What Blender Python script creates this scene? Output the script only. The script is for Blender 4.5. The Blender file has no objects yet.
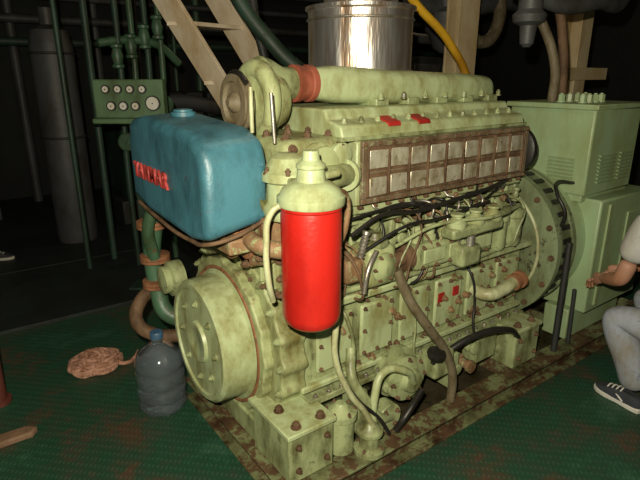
import bpy, bmesh, math, random
from mathutils import Vector, Matrix
random.seed(7)
D=bpy.data; COL=bpy.context.scene.collection
bpy.context.scene.view_settings.view_transform='Standard'

# ------------------------------------------------------------ materials
def mat_new(name):
    m=D.materials.new(name); m.use_nodes=True
    nt=m.node_tree; b=nt.nodes['Principled BSDF']
    return m,nt,b
def paint(name,col,worn=(.12,.05,.02),amt=.3,rough=.4,metal=0.0,scale=7,bump=.25,grime=.5,spec=.5,streak=.45,gcol=(1,.84,.6),soft=.045):
    m,nt,b=mat_new(name); N=nt.nodes; L=nt.links
    tc=N.new('ShaderNodeTexCoord')
    mp=N.new('ShaderNodeMapping'); mp.inputs['Scale'].default_value=(1,1,streak)
    L.new(tc.outputs['Object'],mp.inputs[0])
    n1=N.new('ShaderNodeTexNoise'); n1.inputs['Scale'].default_value=scale; n1.inputs['Detail'].default_value=12; n1.inputs['Roughness'].default_value=.78
    n2=N.new('ShaderNodeTexNoise'); n2.inputs['Scale'].default_value=scale*.6; n2.inputs['Detail'].default_value=8; n2.inputs['Roughness'].default_value=.65
    n3=N.new('ShaderNodeTexNoise'); n3.inputs['Scale'].default_value=scale*9; n3.inputs['Detail'].default_value=4
    L.new(tc.outputs['Object'],n1.inputs['Vector']); L.new(mp.outputs[0],n2.inputs['Vector']); L.new(tc.outputs['Object'],n3.inputs['Vector'])
    r1=N.new('ShaderNodeValToRGB'); t=.70-.28*amt
    r1.color_ramp.elements[0].position=t; r1.color_ramp.elements[1].position=t+soft
    L.new(n1.outputs['Fac'],r1.inputs['Fac'])
    r2=N.new('ShaderNodeValToRGB'); r2.color_ramp.elements[0].position=.34; r2.color_ramp.elements[1].position=.58
    g=1-grime; r2.color_ramp.elements[0].color=(g*gcol[0],g*gcol[1],g*gcol[2],1); r2.color_ramp.elements[1].color=(1,1,1,1)
    L.new(n2.outputs['Fac'],r2.inputs['Fac'])
    mx=N.new('ShaderNodeMixRGB'); mx.inputs[1].default_value=(*col,1); mx.inputs[2].default_value=(*worn,1)
    L.new(r1.outputs['Color'],mx.inputs[0])
    mu=N.new('ShaderNodeMixRGB'); mu.blend_type='MULTIPLY'; mu.inputs[0].default_value=1
    L.new(mx.outputs[0],mu.inputs[1]); L.new(r2.outputs['Color'],mu.inputs[2])
    L.new(mu.outputs[0],b.inputs['Base Color'])
    b.inputs['Metallic'].default_value=metal
    b.inputs['Specular IOR Level'].default_value=spec
    mr=N.new('ShaderNodeMapRange'); mr.inputs['To Min'].default_value=max(.05,rough-.12); mr.inputs['To Max'].default_value=min(1,rough+.2)
    L.new(n1.outputs['Fac'],mr.inputs['Value']); L.new(mr.outputs[0],b.inputs['Roughness'])
    ad=N.new('ShaderNodeMath'); ad.operation='ADD'
    L.new(n3.outputs['Fac'],ad.inputs[0]); L.new(r1.outputs['Color'],ad.inputs[1])
    bp=N.new('ShaderNodeBump'); bp.inputs['Strength'].default_value=bump; bp.inputs['Distance'].default_value=.004; bp.invert=True
    L.new(ad.outputs[0],bp.inputs['Height']); L.new(bp.outputs[0],b.inputs['Normal'])
    return m
RUST=(.13,.07,.03)
green=paint('engine_green_paint',(.38,.45,.245),(.15,.12,.06),.16,.34,scale=20,grime=.42,soft=.09)
green2=paint('grimy_green_paint',(.31,.36,.18),(.055,.045,.022),.48,.36,scale=15,grime=.72,soft=.12)
gearG=paint('rust_streaked_green',(.34,.39,.19),(.15,.075,.03),.55,.45,scale=12,grime=.66,gcol=(1,.74,.42),soft=.12)
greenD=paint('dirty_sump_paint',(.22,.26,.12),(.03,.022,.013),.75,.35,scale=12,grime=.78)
blockG=paint('recess_shaded_block_paint',(.13,.15,.075),(.025,.02,.012),.7,.3,scale=14,grime=.75)  # oily green, with the recess shade between the ribs put into the colour
cream=paint('cream_green_paint',(.46,.50,.30),(.13,.07,.03),.3,.38,scale=18,soft=.1)
genGreen=paint('generator_green_paint',(.28,.39,.22),(.16,.12,.06),.05,.4,scale=6,grime=.22,bump=.05)
genDull=paint('generator_dull_green',(.19,.24,.13),(.05,.04,.02),.45,.45,scale=10,grime=.6)
blue=paint('blue_paint',(.050,.165,.215),(.055,.085,.09),.42,.40,scale=11,grime=.5,gcol=(.9,.92,.9),soft=.08)
red=paint('red_paint',(.46,.016,.010),(.24,.02,.012),.2,.30,scale=8,grime=.3,gcol=(1,.8,.8),soft=.1)
redmark=paint('red_mark',(.38,.02,.015),(.3,.05,.03),.4,.5)
rust=paint('rusty_iron',(.13,.075,.038),(.21,.12,.06),.5,.7,scale=24,grime=.6)
rustL=paint('rusty_flange',(.24,.14,.07),(.30,.35,.17),.6,.6,scale=18,grime=.6)
orangeR=paint('orange_rust',(.27,.12,.055),(.14,.07,.035),.5,.7,scale=18,grime=.55)
panelFrame=paint('corroded_panel',(.16,.12,.075),(.30,.33,.17),.5,.5,scale=24,grime=.5)
plate=paint('stained_plate',(.54,.52,.40),(.24,.17,.09),.45,.28,metal=.4,scale=30)
steel=paint('steel',(.45,.43,.38),(.12,.07,.04),.3,.35,metal=.8,scale=25)
black=paint('black_rubber',(.015,.014,.013),(.05,.04,.03),.3,.40)
oil=paint('oily_steel',(.05,.045,.025),(.015,.012,.01),.5,.25,scale=12)
hoseBr=paint('brown_hose',(.15,.125,.075),(.06,.04,.02),.4,.6,scale=30)
frameM=paint('base_frame_paint',(.16,.18,.085),(.09,.05,.025),.8,.45,scale=12,grime=.7)
yellow=paint('yellow_paint',(.62,.36,.02),(.35,.17,.03),.2,.4)
creamP=paint('cream_paint',(.52,.43,.26),(.3,.2,.1),.15,.5,scale=6,grime=.3)
ladderM=paint('ladder_cream',(.66,.57,.42),(.35,.25,.15),.2,.5,scale=8,grime=.3)
pipeG=paint('pipe_green',(.055,.125,.07),RUST,.4,.4,scale=12)
pipeG2=paint('pipe_green_dark',(.022,.055,.037),(.03,.02,.01),.4,.5)
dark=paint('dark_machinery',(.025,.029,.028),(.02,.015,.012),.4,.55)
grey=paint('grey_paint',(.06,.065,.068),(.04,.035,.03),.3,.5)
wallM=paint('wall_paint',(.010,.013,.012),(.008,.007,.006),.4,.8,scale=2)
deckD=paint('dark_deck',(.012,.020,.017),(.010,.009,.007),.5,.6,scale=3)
ropeM=paint('rope_fibre',(.44,.24,.17),(.22,.10,.06),.5,.9,scale=40)
wood=paint('wood',(.20,.12,.07),(.1,.05,.03),.4,.7,scale=14)
white=paint('gauge_face',(.62,.62,.56),(.5,.5,.45),.1,.4,grime=.1)
jeans=paint('denim',(.27,.30,.35),(.18,.21,.26),.4,.9,scale=18,grime=.25,bump=.4,spec=.1)
shirt=paint('shirt_cloth',(.40,.41,.40),(.32,.33,.33),.3,.9,scale=9,grime=.3,spec=.1)
skin=paint('skin',(.34,.18,.12),(.27,.13,.085),.3,.55,scale=12,grime=.15,bump=.1)
hair=paint('hair',(.012,.01,.008),(.02,.015,.01),.4,.6,scale=40)
sneakerM=paint('sneaker_canvas',(.03,.035,.045),(.05,.05,.06),.3,.8)
shoe_sole=paint('sneaker_sole',(.56,.55,.50),(.35,.32,.27),.3,.6)

foil,nt,b=mat_new('crinkled_foil')
b.inputs['Metallic'].default_value=.92; b.inputs['Roughness'].default_value=.34
tc=nt.nodes.new('ShaderNodeTexCoord'); n=nt.nodes.new('ShaderNodeTexNoise'); n.inputs['Scale'].default_value=7; n.inputs['Detail'].default_value=4
mp=nt.nodes.new('ShaderNodeMapping'); mp.inputs['Scale'].default_value=(1.8,1.8,.3)
nt.links.new(tc.outputs['Object'],mp.inputs[0]); nt.links.new(mp.outputs[0],n.inputs['Vector'])
bp=nt.nodes.new('ShaderNodeBump'); bp.inputs['Strength'].default_value=.6; bp.inputs['Distance'].default_value=.02
nt.links.new(n.outputs['Fac'],bp.inputs['Height']); nt.links.new(bp.outputs[0],b.inputs['Normal'])
cr=nt.nodes.new('ShaderNodeValToRGB'); cr.color_ramp.elements[0].position=.35; cr.color_ramp.elements[0].color=(.55,.40,.28,1); cr.color_ramp.elements[1].position=.55; cr.color_ramp.elements[1].color=(.86,.84,.80,1)
nt.links.new(n.outputs['Fac'],cr.inputs[0]); nt.links.new(cr.outputs[0],b.inputs['Base Color'])

glassM,nt,b=mat_new('bottle_plastic')
b.inputs['Base Color'].default_value=(.74,.84,.90,1); b.inputs['Transmission Weight'].default_value=.95; b.inputs['Roughness'].default_value=.06; b.inputs['IOR'].default_value=1.25
b.inputs['Coat Weight'].default_value=.6; b.inputs['Coat Roughness'].default_value=.05

# chequer-plate floor with worn, rusty patches
floorM,nt,b=mat_new('green_chequer_plate'); N=nt.nodes; L=nt.links
tc=N.new('ShaderNodeTexCoord')
mp=N.new('ShaderNodeMapping'); mp.inputs['Rotation'].default_value=(0,0,math.radians(45)); mp.inputs['Scale'].default_value=(9,9,9)
L.new(tc.outputs['Object'],mp.inputs[0])
ws=[]
for d in ('X','Y'):
    w=N.new('ShaderNodeTexWave'); w.bands_direction=d; w.inputs['Scale'].default_value=1.6 if d=='X' else .8; L.new(mp.outputs[0],w.inputs['Vector']); ws.append(w)
ml=N.new('ShaderNodeMath'); ml.operation='MULTIPLY'; L.new(ws[0].outputs['Fac'],ml.inputs[0]); L.new(ws[1].outputs['Fac'],ml.inputs[1])
rp=N.new('ShaderNodeValToRGB'); rp.color_ramp.elements[0].position=.45; rp.color_ramp.elements[1].position=.6; L.new(ml.outputs[0],rp.inputs[0])
n=N.new('ShaderNodeTexNoise'); n.inputs['Scale'].default_value=1.6; n.inputs['Detail'].default_value=12; n.inputs['Roughness'].default_value=.78; L.new(tc.outputs['Object'],n.inputs['Vector'])
cr=N.new('ShaderNodeValToRGB'); e=cr.color_ramp.elements; e[0].position=.38; e[0].color=(.075,.040,.024,1); e[1].position=.66; e[1].color=(.032,.095,.055,1)
x=e.new(.47); x.color=(.022,.050,.028,1); x=e.new(.54); x.color=(.011,.055,.028,1)
L.new(n.outputs['Fac'],cr.inputs[0])
mx=N.new('ShaderNodeMixRGB'); mx.blend_type='ADD'; mx.inputs[2].default_value=(.012,.020,.011,1); L.new(rp.outputs[0],mx.inputs[0]); L.new(cr.outputs[0],mx.inputs[1]); L.new(mx.outputs[0],b.inputs['Base Color'])
bp=N.new('ShaderNodeBump'); bp.inputs['Strength'].default_value=.5; bp.inputs['Distance'].default_value=.004; L.new(rp.outputs[0],bp.inputs['Height']); L.new(bp.outputs[0],b.inputs['Normal'])
b.inputs['Roughness'].default_value=.5

# ------------------------------------------------------------ geometry helpers
def empty(name,loc=(0,0,0)):
    o=D.objects.new(name,None); COL.objects.link(o); o.location=loc; o.empty_display_size=.1; return o
def fin(name,bm,mat,parent=None,bevel=0,seg=2,ang=35,smooth=True):
    bmesh.ops.recalc_face_normals(bm,faces=bm.faces[:])
    me=D.meshes.new(name); bm.to_mesh(me); bm.free()
    if smooth:
        for f in me.polygons: f.use_smooth=True
        me.set_sharp_from_angle(angle=math.radians(ang))
    ms=mat if isinstance(mat,(list,tuple)) else [mat]
    for m in ms: me.materials.append(m)
    o=D.objects.new(name,me); COL.objects.link(o)
    if bevel:
        md=o.modifiers.new('bevel','BEVEL'); md.width=bevel; md.segments=seg; md.limit_method='ANGLE'; md.angle_limit=math.radians(30)
    if parent: o.parent=parent
    return o
def add_box(bm,x0,x1,y0,y1,z0,z1,rot=None,piv=None,mi=0):
    vs=[bm.verts.new((x,y,z)) for x in (x0,x1) for y in (y0,y1) for z in (z0,z1)]
    for q in ((0,1,3,2),(4,6,7,5),(0,4,5,1),(2,3,7,6),(0,2,6,4),(1,5,7,3)):
        f=bm.faces.new([vs[i] for i in q]); f.material_index=mi
    if rot is not None:
        c=Vector(piv) if piv else Vector(((x0+x1)/2,(y0+y1)/2,(z0+z1)/2))
        for v in vs: v.co=rot@(v.co-c)+c
    return vs
def box(name,x0,x1,y0,y1,z0,z1,mat,parent=None,bevel=.008,seg=2,rot=None,piv=None):
    bm=bmesh.new(); add_box(bm,x0,x1,y0,y1,z0,z1,rot,piv); return fin(name,bm,mat,parent,bevel,seg)
def boxes(name,lst,mat,parent=None,bevel=.005):
    bm=bmesh.new()
    for l in lst: add_box(bm,*l)
    return fin(name,bm,mat,parent,bevel)
def basis(d):
    d=Vector(d).normalized(); a=Vector((0,0,1)) if abs(d.z)<.9 else Vector((1,0,0))
    u=d.cross(a).normalized(); w=d.cross(u).normalized(); return d,u,w
def add_lathe(bm,origin,axis,prof,seg=32,mi=0,phase=0):
    d,u,w=basis(axis); o=Vector(origin); rings=[]
    for (r,h) in prof:
        if r<1e-5: rings.append([bm.verts.new(o+d*h)])
        else: rings.append([bm.verts.new(o+d*h+(u*math.cos(phase+2*math.pi*i/seg)+w*math.sin(phase+2*math.pi*i/seg))*r) for i in range(seg)])
    for a,b2 in zip(rings,rings[1:]):
        for i in range(seg):
            j=(i+1)%seg
            if len(a)==1 and len(b2)==1: continue
            if len(a)==1: f=bm.faces.new((a[0],b2[i],b2[j]))
            elif len(b2)==1: f=bm.faces.new((a[i],a[j],b2[0]))
            else: f=bm.faces.new((a[i],a[j],b2[j],b2[i]))
            f.material_index=mi
    for rg in (rings[0],rings[-1]):
        if len(rg)>2: f=bm.faces.new(rg); f.material_index=mi
def lathe(name,origin,axis,prof,mat,parent=None,seg=36,bevel=0):
    bm=bmesh.new(); add_lathe(bm,origin,axis,prof,seg); return fin(name,bm,mat,parent,bevel)
def cyl(name,p0,p1,r,mat,parent=None,r2=None,seg=24,bevel=.004):
    p0=Vector(p0);p1=Vector(p1); h=(p1-p0).length
    return lathe(name,p0,p1-p0,[(r,0),(r if r2 is None else r2,h)],mat,parent,seg,bevel)
def add_bolt(bm,p,d,r=.012,h=.012):
    add_lathe(bm,p,d,[(r*1.35,-.004),(r*1.35,.003)],12)
    add_lathe(bm,p,d,[(r,0),(r,h),(r*.8,h+.002)],6,phase=random.random())
    add_lathe(bm,p,d,[(r*.5,h),(r*.5,h+.008)],8)
def bolts(name,pts,d,mat,parent,r=.012,h=.012):
    bm=bmesh.new()
    for p in pts: add_bolt(bm,p,d,r,h)
    return fin(name,bm,mat,parent)
def tube(name,pts,r,mat,parent=None,smooth=True,res=10,radii=None):
    cu=D.curves.new(name,'CURVE'); cu.dimensions='3D'; cu.bevel_depth=r; cu.bevel_resolution=4; cu.use_fill_caps=True; cu.resolution_u=res
    if smooth and len(pts)>2:
        sp=cu.splines.new('BEZIER'); sp.bezier_points.add(len(pts)-1)
        for i,p in enumerate(pts):
            bp=sp.bezier_points[i]; bp.co=p; bp.handle_left_type=bp.handle_right_type='AUTO'
            if radii: bp.radius=radii[i]
    else:
        sp=cu.splines.new('POLY'); sp.points.add(len(pts)-1)
        for i,p in enumerate(pts): sp.points[i].co=(*p,1)
    cu.materials.append(mat); o=D.objects.new(name,cu); COL.objects.link(o)
    if parent: o.parent=parent
    return o
def prism(name,pts,axis,a0,a1,mat,parent=None,bevel=.006,seg=2):
    """extrude 2-D outline: axis 'x' -> pts are (y,z); 'y' -> (x,z); 'z' -> (x,y)"""
    bm=bmesh.new()
    def P(p,a):
        return {'x':(a,p[0],p[1]),'y':(p[0],a,p[1]),'z':(p[0],p[1],a)}[axis]
    A=[bm.verts.new(P(p,a0)) for p in pts]; B=[bm.verts.new(P(p,a1)) for p in pts]
    bm.faces.new(A); bm.faces.new(B)
    for i in range(len(pts)): j=(i+1)%len(pts); bm.faces.new((A[i],A[j],B[j],B[i]))
    return fin(name,bm,mat,parent,bevel,seg)
def lobed(cy,cz,r,n,a0=0,a1=360,lob=.022,w=5.0):
    pts=[]; bs=[]
    K=[a0+(a1-a0)*i/n for i in range(n)]
    for i in range(240):
        t=i*360/240; dd=min(min(abs(t-k),360-abs(t-k)) for k in K)
        rr=r+lob*max(0,math.cos(min(dd/w,1)*math.pi/2))
        pts.append((cy+rr*math.cos(math.radians(t)),cz+rr*math.sin(math.radians(t))))
    for k in K: bs.append((cy+(r-.002)*math.cos(math.radians(k)),cz+(r-.002)*math.sin(math.radians(k))))
    return pts,bs
def skinned(name,V,E,Rr,mat,parent,root=0,sub=2):
    me=D.meshes.new(name); me.from_pydata([Vector(v) for v in V],E,[]); me.materials.append(mat)
    o=D.objects.new(name,me); COL.objects.link(o)
    sk=o.modifiers.new('skin','SKIN'); sk.use_smooth_shade=True
    if not me.skin_vertices: me.skin_vertices.new()
    for i,r in enumerate(Rr):
        s=me.skin_vertices[0].data[i]; s.radius=(r,r) if not isinstance(r,tuple) else r; s.use_root=(i==root)
    sd=o.modifiers.new('sub','SUBSURF'); sd.levels=sub; sd.render_levels=sub
    if parent: o.parent=parent
    return o
def chain(n,start=0): return [(start+i,start+i+1) for i in range(n-1)]

# ------------------------------------------------------------ room
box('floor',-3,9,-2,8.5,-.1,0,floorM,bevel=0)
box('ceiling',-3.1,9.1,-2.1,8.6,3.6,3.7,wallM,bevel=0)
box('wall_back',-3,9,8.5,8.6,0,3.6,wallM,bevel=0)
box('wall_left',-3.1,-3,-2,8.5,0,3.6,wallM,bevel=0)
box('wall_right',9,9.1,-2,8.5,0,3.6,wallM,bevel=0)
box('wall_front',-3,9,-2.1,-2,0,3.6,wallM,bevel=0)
bm=bmesh.new()
for i in range(8):
    add_box(bm,-3+i*1.5,-3+i*1.5+1.49,3.9,5.15,0,.008); add_box(bm,-3+i*1.5,-3+i*1.5+1.49,5.17,8.49,0,.008)
fin('floor_deck_plates',bm,deckD,None,.002)
boxes('trim_1',[(-3,9,3.86,3.9,0,.03)],deckD,None,.003)

# ------------------------------------------------------------ skid base
S=empty('steel_skid_base')
bm=bmesh.new()
for y0,y1 in ((1.36,1.48),(2.33,2.45)):
    add_box(bm,.92,3.95,y0,y1,0,.015); add_box(bm,.92,3.95,y0,y1,.105,.118)
    ym=(y0+y1)/2; add_box(bm,.92,3.95,ym-.01,ym+.01,.015,.105)
for x in (1.6,2.4,3.2,3.93): add_box(bm,x,x+.02,1.48,2.33,.0,.11)
fin('skid_rails',bm,frameM,S,.003)
boxes('skid_end_channel',[(.86,.94,1.36,2.45,0,.012),(.93,.945,1.36,2.45,.0,.118),(.86,.94,1.36,2.45,.106,.118)],frameM,S,.003)
box('drip_tray',.95,3.9,1.49,2.32,.02,.035,oil,S,0)

# ------------------------------------------------------------ ENGINE
E=empty('marine_diesel_engine')
prism('oil_sump',[(1.60,.36),(2.30,.36),(2.20,.13),(1.72,.13)],'x',1.12,2.62,greenD,E,.02,3)
box('sump_flange',1.08,2.62,1.56,2.36,.345,.375,green2,E,.004)
bolts('sump_bolts',[(x,1.575,.375) for x in [1.12+.072*i for i in range(21)]],(0,0,1),steel,E,.009,.01)
box('crankcase',1.08,2.62,1.62,2.36,.37,.80,green2,E,.02,3)
bm=bmesh.new(); bb=[]
for i in range(6):
    x0=1.15+i*.245
    add_box(bm,x0,x0+.2,1.603,1.625,.46,.72)
    for dx in (.02,.1,.18):
        for z in (.48,.70): bb.append((x0+dx,1.603,z))
    for z in (.59,): bb+= [(x0+.02,1.603,z),(x0+.18,1.603,z)]
fin('crankcase_doors',bm,green,E,.012)
bolts('crankcase_door_bolts',bb,(0,-1,0),rust,E,.008,.008)
boxes('crankcase_rail',[(1.06,2.62,1.56,1.64,.775,.81),(1.06,2.62,1.585,1.64,.40,.43)],green,E,.008)
box('red_mark_a',1.90,1.945,1.598,1.604,.60,.65,redmark,E,.001); box('red_mark_b',2.01,2.055,1.598,1.604,.61,.66,redmark,E,.001)
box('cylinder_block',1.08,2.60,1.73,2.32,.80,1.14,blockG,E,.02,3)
bm=bmesh.new()
for i in range(7):
    x=1.14+i*.235; add_box(bm,x,x+.035,1.665,1.74,.81,1.13)
fin('block_ribs',bm,green2,E,.01)
bm=bmesh.new(); bb=[]
for i in range(6):
    x=1.275+i*.235
    add_lathe(bm,(x,1.735,1.0),(0,-1,0),[(.075,0),(.075,.03),(.06,.04),(.055,.055),(.02,.06)],28)
    add_lathe(bm,(x-.06,1.70,.87),(0,0,1),[(.018,0),(.018,.25)],14); add_lathe(bm,(x+.06,1.70,.87),(0,0,1),[(.018,0),(.018,.25)],14)
    for k in range(6): bb.append((x+.063*math.cos(k*1.047),1.704,1.0+.063*math.sin(k*1.047)))
fin('cylinder_covers',bm,green,E)
bolts('cylinder_cover_bolts',bb,(0,-1,0),rust,E,.007,.008)
box('camshaft_cover',1.3,2.56,1.60,1.74,.81,.88,green2,E,.02,3)
box('cylinder_head',1.10,2.56,1.64,2.30,1.13,1.20,green,E,.012)
boxes('head_blocks',[(1.12+i*.24,1.12+i*.24+.225,1.66,2.26,1.195,1.43) for i in range(6)],green2,E,.015)
bolts('head_side_bolts',[(1.16+.08*i,1.64,1.165) for i in range(18)],(0,-1,0),rust,E,.011,.014)
prism('manifold_casing',[(1.66,1.17),(1.60,1.185),(1.60,1.445),(1.66,1.47)],'x',1.345,2.5,green,E,.006)
boxes('panel_frame',[(1.36,2.49,1.580,1.60,1.190,1.212),(1.36,2.49,1.580,1.60,1.424,1.448),(1.36,1.385,1.580,1.60,1.212,1.424),(2.465,2.49,1.580,1.60,1.212,1.424),(1.36,2.49,1.588,1.60,1.312,1.322)],panelFrame,E,.003)
box('panel_backing',1.37,2.48,1.592,1.602,1.2,1.43,rust,E,.001)
bm=bmesh.new(); xs=1.392; rq=random.Random(9)
for i in range(9):
    w=.104
    for z0,z1 in ((1.330,1.415),(1.220,1.305)):
        j=rq.uniform(-.004,.004); M=Matrix.Rotation(rq.uniform(-.03,.03),3,'Y')@Matrix.Rotation(rq.uniform(-.07,.07),3,'Z')@Matrix.Rotation(rq.uniform(-.05,.05),3,'X')
        add_box(bm,xs+i*.118+.006,xs+i*.118+w+.002,1.578,1.590,z0+.004+j,z1-.004+j,M)
fin('panel_plates',bm,plate,E,.004)
bm=bmesh.new()
for i in range(10):
    add_box(bm,xs-.010+i*.118,xs+.001+i*.118,1.574,1.592,1.22,1.42)
fin('panel_bars',bm,rust,E,.002)
bolts('panel_bolts',[(1.372+.0785*i,1.582,z) for i in range(15) for z in (1.201,1.436)],(0,-1,0),rust,E,.008,.008)
lathe('panel_end_flange',(2.5,1.67,1.32),(1,0,0),[(.10,0),(.12,.01),(.12,.04),(.07,.05),(.06,.12)],black,E)
prism('valve_cover',[(1.60,1.46),(1.615,1.51),(1.70,1.53),(1.72,1.57),(2.15,1.57),(2.2,1.46)],'x',1.27,2.47,green,E,.01,3)
boxes('valve_cover_lip',[(1.26,2.48,1.592,1.70,1.452,1.468)],green2,E,.003)
bolts('valve_cover_bolts',[(1.32+.09*i,1.655,1.52) for i in range(13)],(0,0,1),green2,E,.011,.014)
prism('red_tag_b',[(1.605,1.50),(1.612,1.516),(1.69,1.535),(1.695,1.53),(1.614,1.495)],'x',1.70,1.77,redmark,E,.001)
prism('red_tag_c',[(1.605,1.50),(1.612,1.516),(1.69,1.535),(1.695,1.53),(1.614,1.495)],'x',1.52,1.59,redmark,E,.001)
bm=bmesh.new(); rings=[]
for x,hw,hh,cz in ((1.36,.065,.065,1.665),(1.46,.085,.08,1.66),(1.58,.12,.082,1.655),(1.75,.145,.08,1.645),(2.3,.15,.075,1.635),(2.46,.14,.07,1.63),(2.53,.10,.045,1.62)):
    rg=[]
    for k in range(28):
        t=2*math.pi*k/28; c,s=math.cos(t),math.sin(t); pw=.65
        rg.append(bm.verts.new((x,1.95+hw*math.copysign(abs(c)**pw,c),cz+hh*math.copysign(abs(s)**pw,s))))
    rings.append(rg)
for a,b2 in zip(rings,rings[1:]):
    for i in range(28): j=(i+1)%28; bm.faces.new((a[i],a[j],b2[j],b2[i]))
bm.faces.new(rings[0]); bm.faces.new(rings[-1])
fin('air_intake_manifold',bm,green,E,0,ang=60)
boxes('manifold_feet',[(1.62+i*.2,1.70+i*.2,1.80,2.1,1.56,1.60) for i in range(5)],green2,E,.006)
bolts('manifold_stud_caps',[(1.62+.14*i,1.77,1.60) for i in range(7)],(0,0,1),green2,E,.011,.02)
lathe('hose_clamp_band',(1.37,1.95,1.665),(-1,0,0),[(.068,0),(.078,.005),(.078,.03),(.072,.035),(.072,.07),(.078,.075),(.078,.1),(.066,.105)],paint('red_hose',(.30,.08,.045),(.2,.08,.04),.5,.6,scale=20),E)
lathe('turbo_outlet',(1.27,1.95,1.665),(-1,0,0),[(.066,0),(.07,.06),(.10,.12),(.11,.16),(.07,.18)],green2,E)
lathe('turbo_housing',(1.10,1.92,1.60),(-1,0,0),[(.05,-.1),(.10,-.08),(.125,-.03),(.13,.02),(.11,.05),(.07,.06),(.07,.10),(.05,.11)],gearG,E)
tube('turbo_volute',[(1.08,1.92+.12*math.cos(t),1.60+.12*math.sin(t)) for t in [i*.5 for i in range(12)]],.045,gearG,E,radii=[1,1,1,.95,.9,.85,.8,.75,.7,.65,.6,.5])
lathe('drive_pulley',(.95,1.85,1.60),(-1,0,0),[(.05,-.02),(.105,-.02),(.105,-.01),(.085,0),(.105,.01),(.105,.02),(.08,.02),(.075,.005),(.04,.005),(.035,.02),(.015,.04)],hoseBr,E)
tube('pulley_belt',[(.95,1.85+.108*math.cos(t),1.60+.108*math.sin(t)) for t in [i*.4-1.2 for i in range(10)]],.012,black,E)
tube('dipstick_a',[(.93,1.70,1.50),(.93,1.70,1.66)],.008,cream,E)
tube('dipstick_b',[(1.0,1.66,1.46),(.99,1.66,1.64)],.007,steel,E)
lathe('exhaust_silencer',(1.98,2.35,1.62),(0,0,1),[(.26,0),(.285,.02),(.285,.40),(.30,.41),(.30,.425),(.20,.44),(.20,1.9)],foil,E,56)
for k,z in enumerate((1.72,1.98)):
    tube('silencer_band_%d'%(k+1),[(1.98+.288*math.cos(t),2.35+.288*math.sin(t),z) for t in [i*.4 for i in range(17)]],.007,steel,E)
CY,CZ=2.03,.55
pts,bs=lobed(CY,CZ,.43,22)
prism('gear_case',pts,'x',.97,1.09,gearG,E,.008,2)
bolts('gear_case_bolts',[(.968,y,z) for y,z in bs],(-1,0,0),green2,E,.013,.016)
pts2,bs2=lobed(CY,CZ,.36,16,lob=.012)
prism('gear_case_cover',pts2,'x',.925,.975,gearG,E,.008,2)
lathe('crank_drum',(.935,CY,CZ),(-1,0,0),[(.31,0),(.31,.012),(.29,.02),(.285,.135),(.27,.15),(.25,.15),(.245,.14),(.10,.14),(.095,.155),(.06,.155),(.05,.15),(.0,.15)],green,E,64)
tube('drum_seal_ring',[(.928,CY+.318*math.cos(t),CZ+.318*math.sin(t)) for t in [i*.25 for i in range(26)]],.010,orangeR,E)
bolts('drum_bolts',[(.792,CY+.18*math.cos(t),CZ+.18*math.sin(t)) for t in [i*math.pi/4 for i in range(8)]],(-1,0,0),green2,E,.012,.008)
prism('front_housing',[(1.60,.85),(1.56,1.0),(1.60,1.2),(1.70,1.3),(2.30,1.3),(2.38,1.1),(2.36,.8)],'x',.98,1.10,gearG,E,.02,3)
bm=bmesh.new()
for k in range(5): add_box(bm,.955,.99,1.62+k*.10,1.635+k*.10,.90,1.04)
fin('housing_ribs',bm,gearG,E,.005)
bolts('housing_bolts',[(.978,1.60,z) for z in (.88,.95,1.02)]+[(.978,1.63+.1*k,.875) for k in range(5)],(-1,0,0),rust,E,.012,.014)
prism('water_pump_plate',[(1.60,1.02),(1.56,1.10),(1.60,1.2),(1.80,1.22),(1.95,1.15),(1.9,1.02),(1.75,.97)],'x',.90,.98,rustL,E,.01,2)
bolts('water_pump_bolts',[(.898,y,z) for y,z in ((1.61,1.05),(1.6,1.12),(1.64,1.18),(1.75,1.2),(1.88,1.15),(1.86,1.05),(1.73,.99))],(-1,0,0),rust,E,.013,.016)
lathe('water_pump_body',(.93,1.73,1.10),(-1,0,0),[(.09,0),(.085,.04),(.06,.05),(.055,.09),(.07,.09),(.07,.105),(.03,.11)],orangeR,E)
tube('water_pump_elbow',[(.86,1.62,1.13),(.86,1.54,1.12),(.93,1.50,1.10)],.032,rustL,E)
lathe('thermostat_housing',(1.0,1.58,1.20),(0,0,1),[(.085,0),(.095,.02),(.095,.05),(.075,.06),(.075,.13),(.095,.14),(.095,.17),(.08,.18),(.06,.22),(.03,.235),(0,.235)],green,E)
bolts('thermostat_bolts',[(1.0+.082*math.cos(t),1.58+.082*math.sin(t),1.37) for t in [i*math.pi/3 for i in range(6)]],(0,0,1),rust,E,.011,.014)
tube('water_elbow',[(1.0,1.56,1.30),(1.1,1.54,1.33),(1.2,1.56,1.33),(1.33,1.62,1.32)],.045,gearG,E)
lathe('elbow_flange',(1.30,1.61,1.32),(.9,.45,0),[(.065,-.02),(.065,.0),(.05,.002),(.05,.02)],green,E,24)
tube('water_elbow_b',[(.94,1.62,1.27),(.90,1.68,1.22),(.92,1.76,1.14)],.05,green2,E)
box('head_front_cap',1.02,1.30,1.62,2.20,1.20,1.47,gearG,E,.04,4)
lathe('filler_neck',(1.16,1.63,1.38),(0,-1,0),[(.075,0),(.075,.015),(.055,.02),(.055,.05),(.065,.05),(.065,.065),(.02,.07)],gearG,E)
lathe('head_side_cover',(1.27,1.62,1.40),(0,-1,0),[(.05,0),(.05,.02),(.035,.03),(.0,.032)],green,E)
bolts('cap_bolts',[(x,1.617,z) for x in (1.05,1.27) for z in (1.25,1.33,1.44)]+[(1.0,1.49,1.26),(1.06,1.49,1.25)],(0,-1,0),rust,E,.013,.016)
bolts('cap_top_bolts',[(x,y,1.47) for x in (1.06,1.16,1.26) for y in (1.68,1.82,1.98)],(0,0,1),rust,E,.014,.016)
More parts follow.
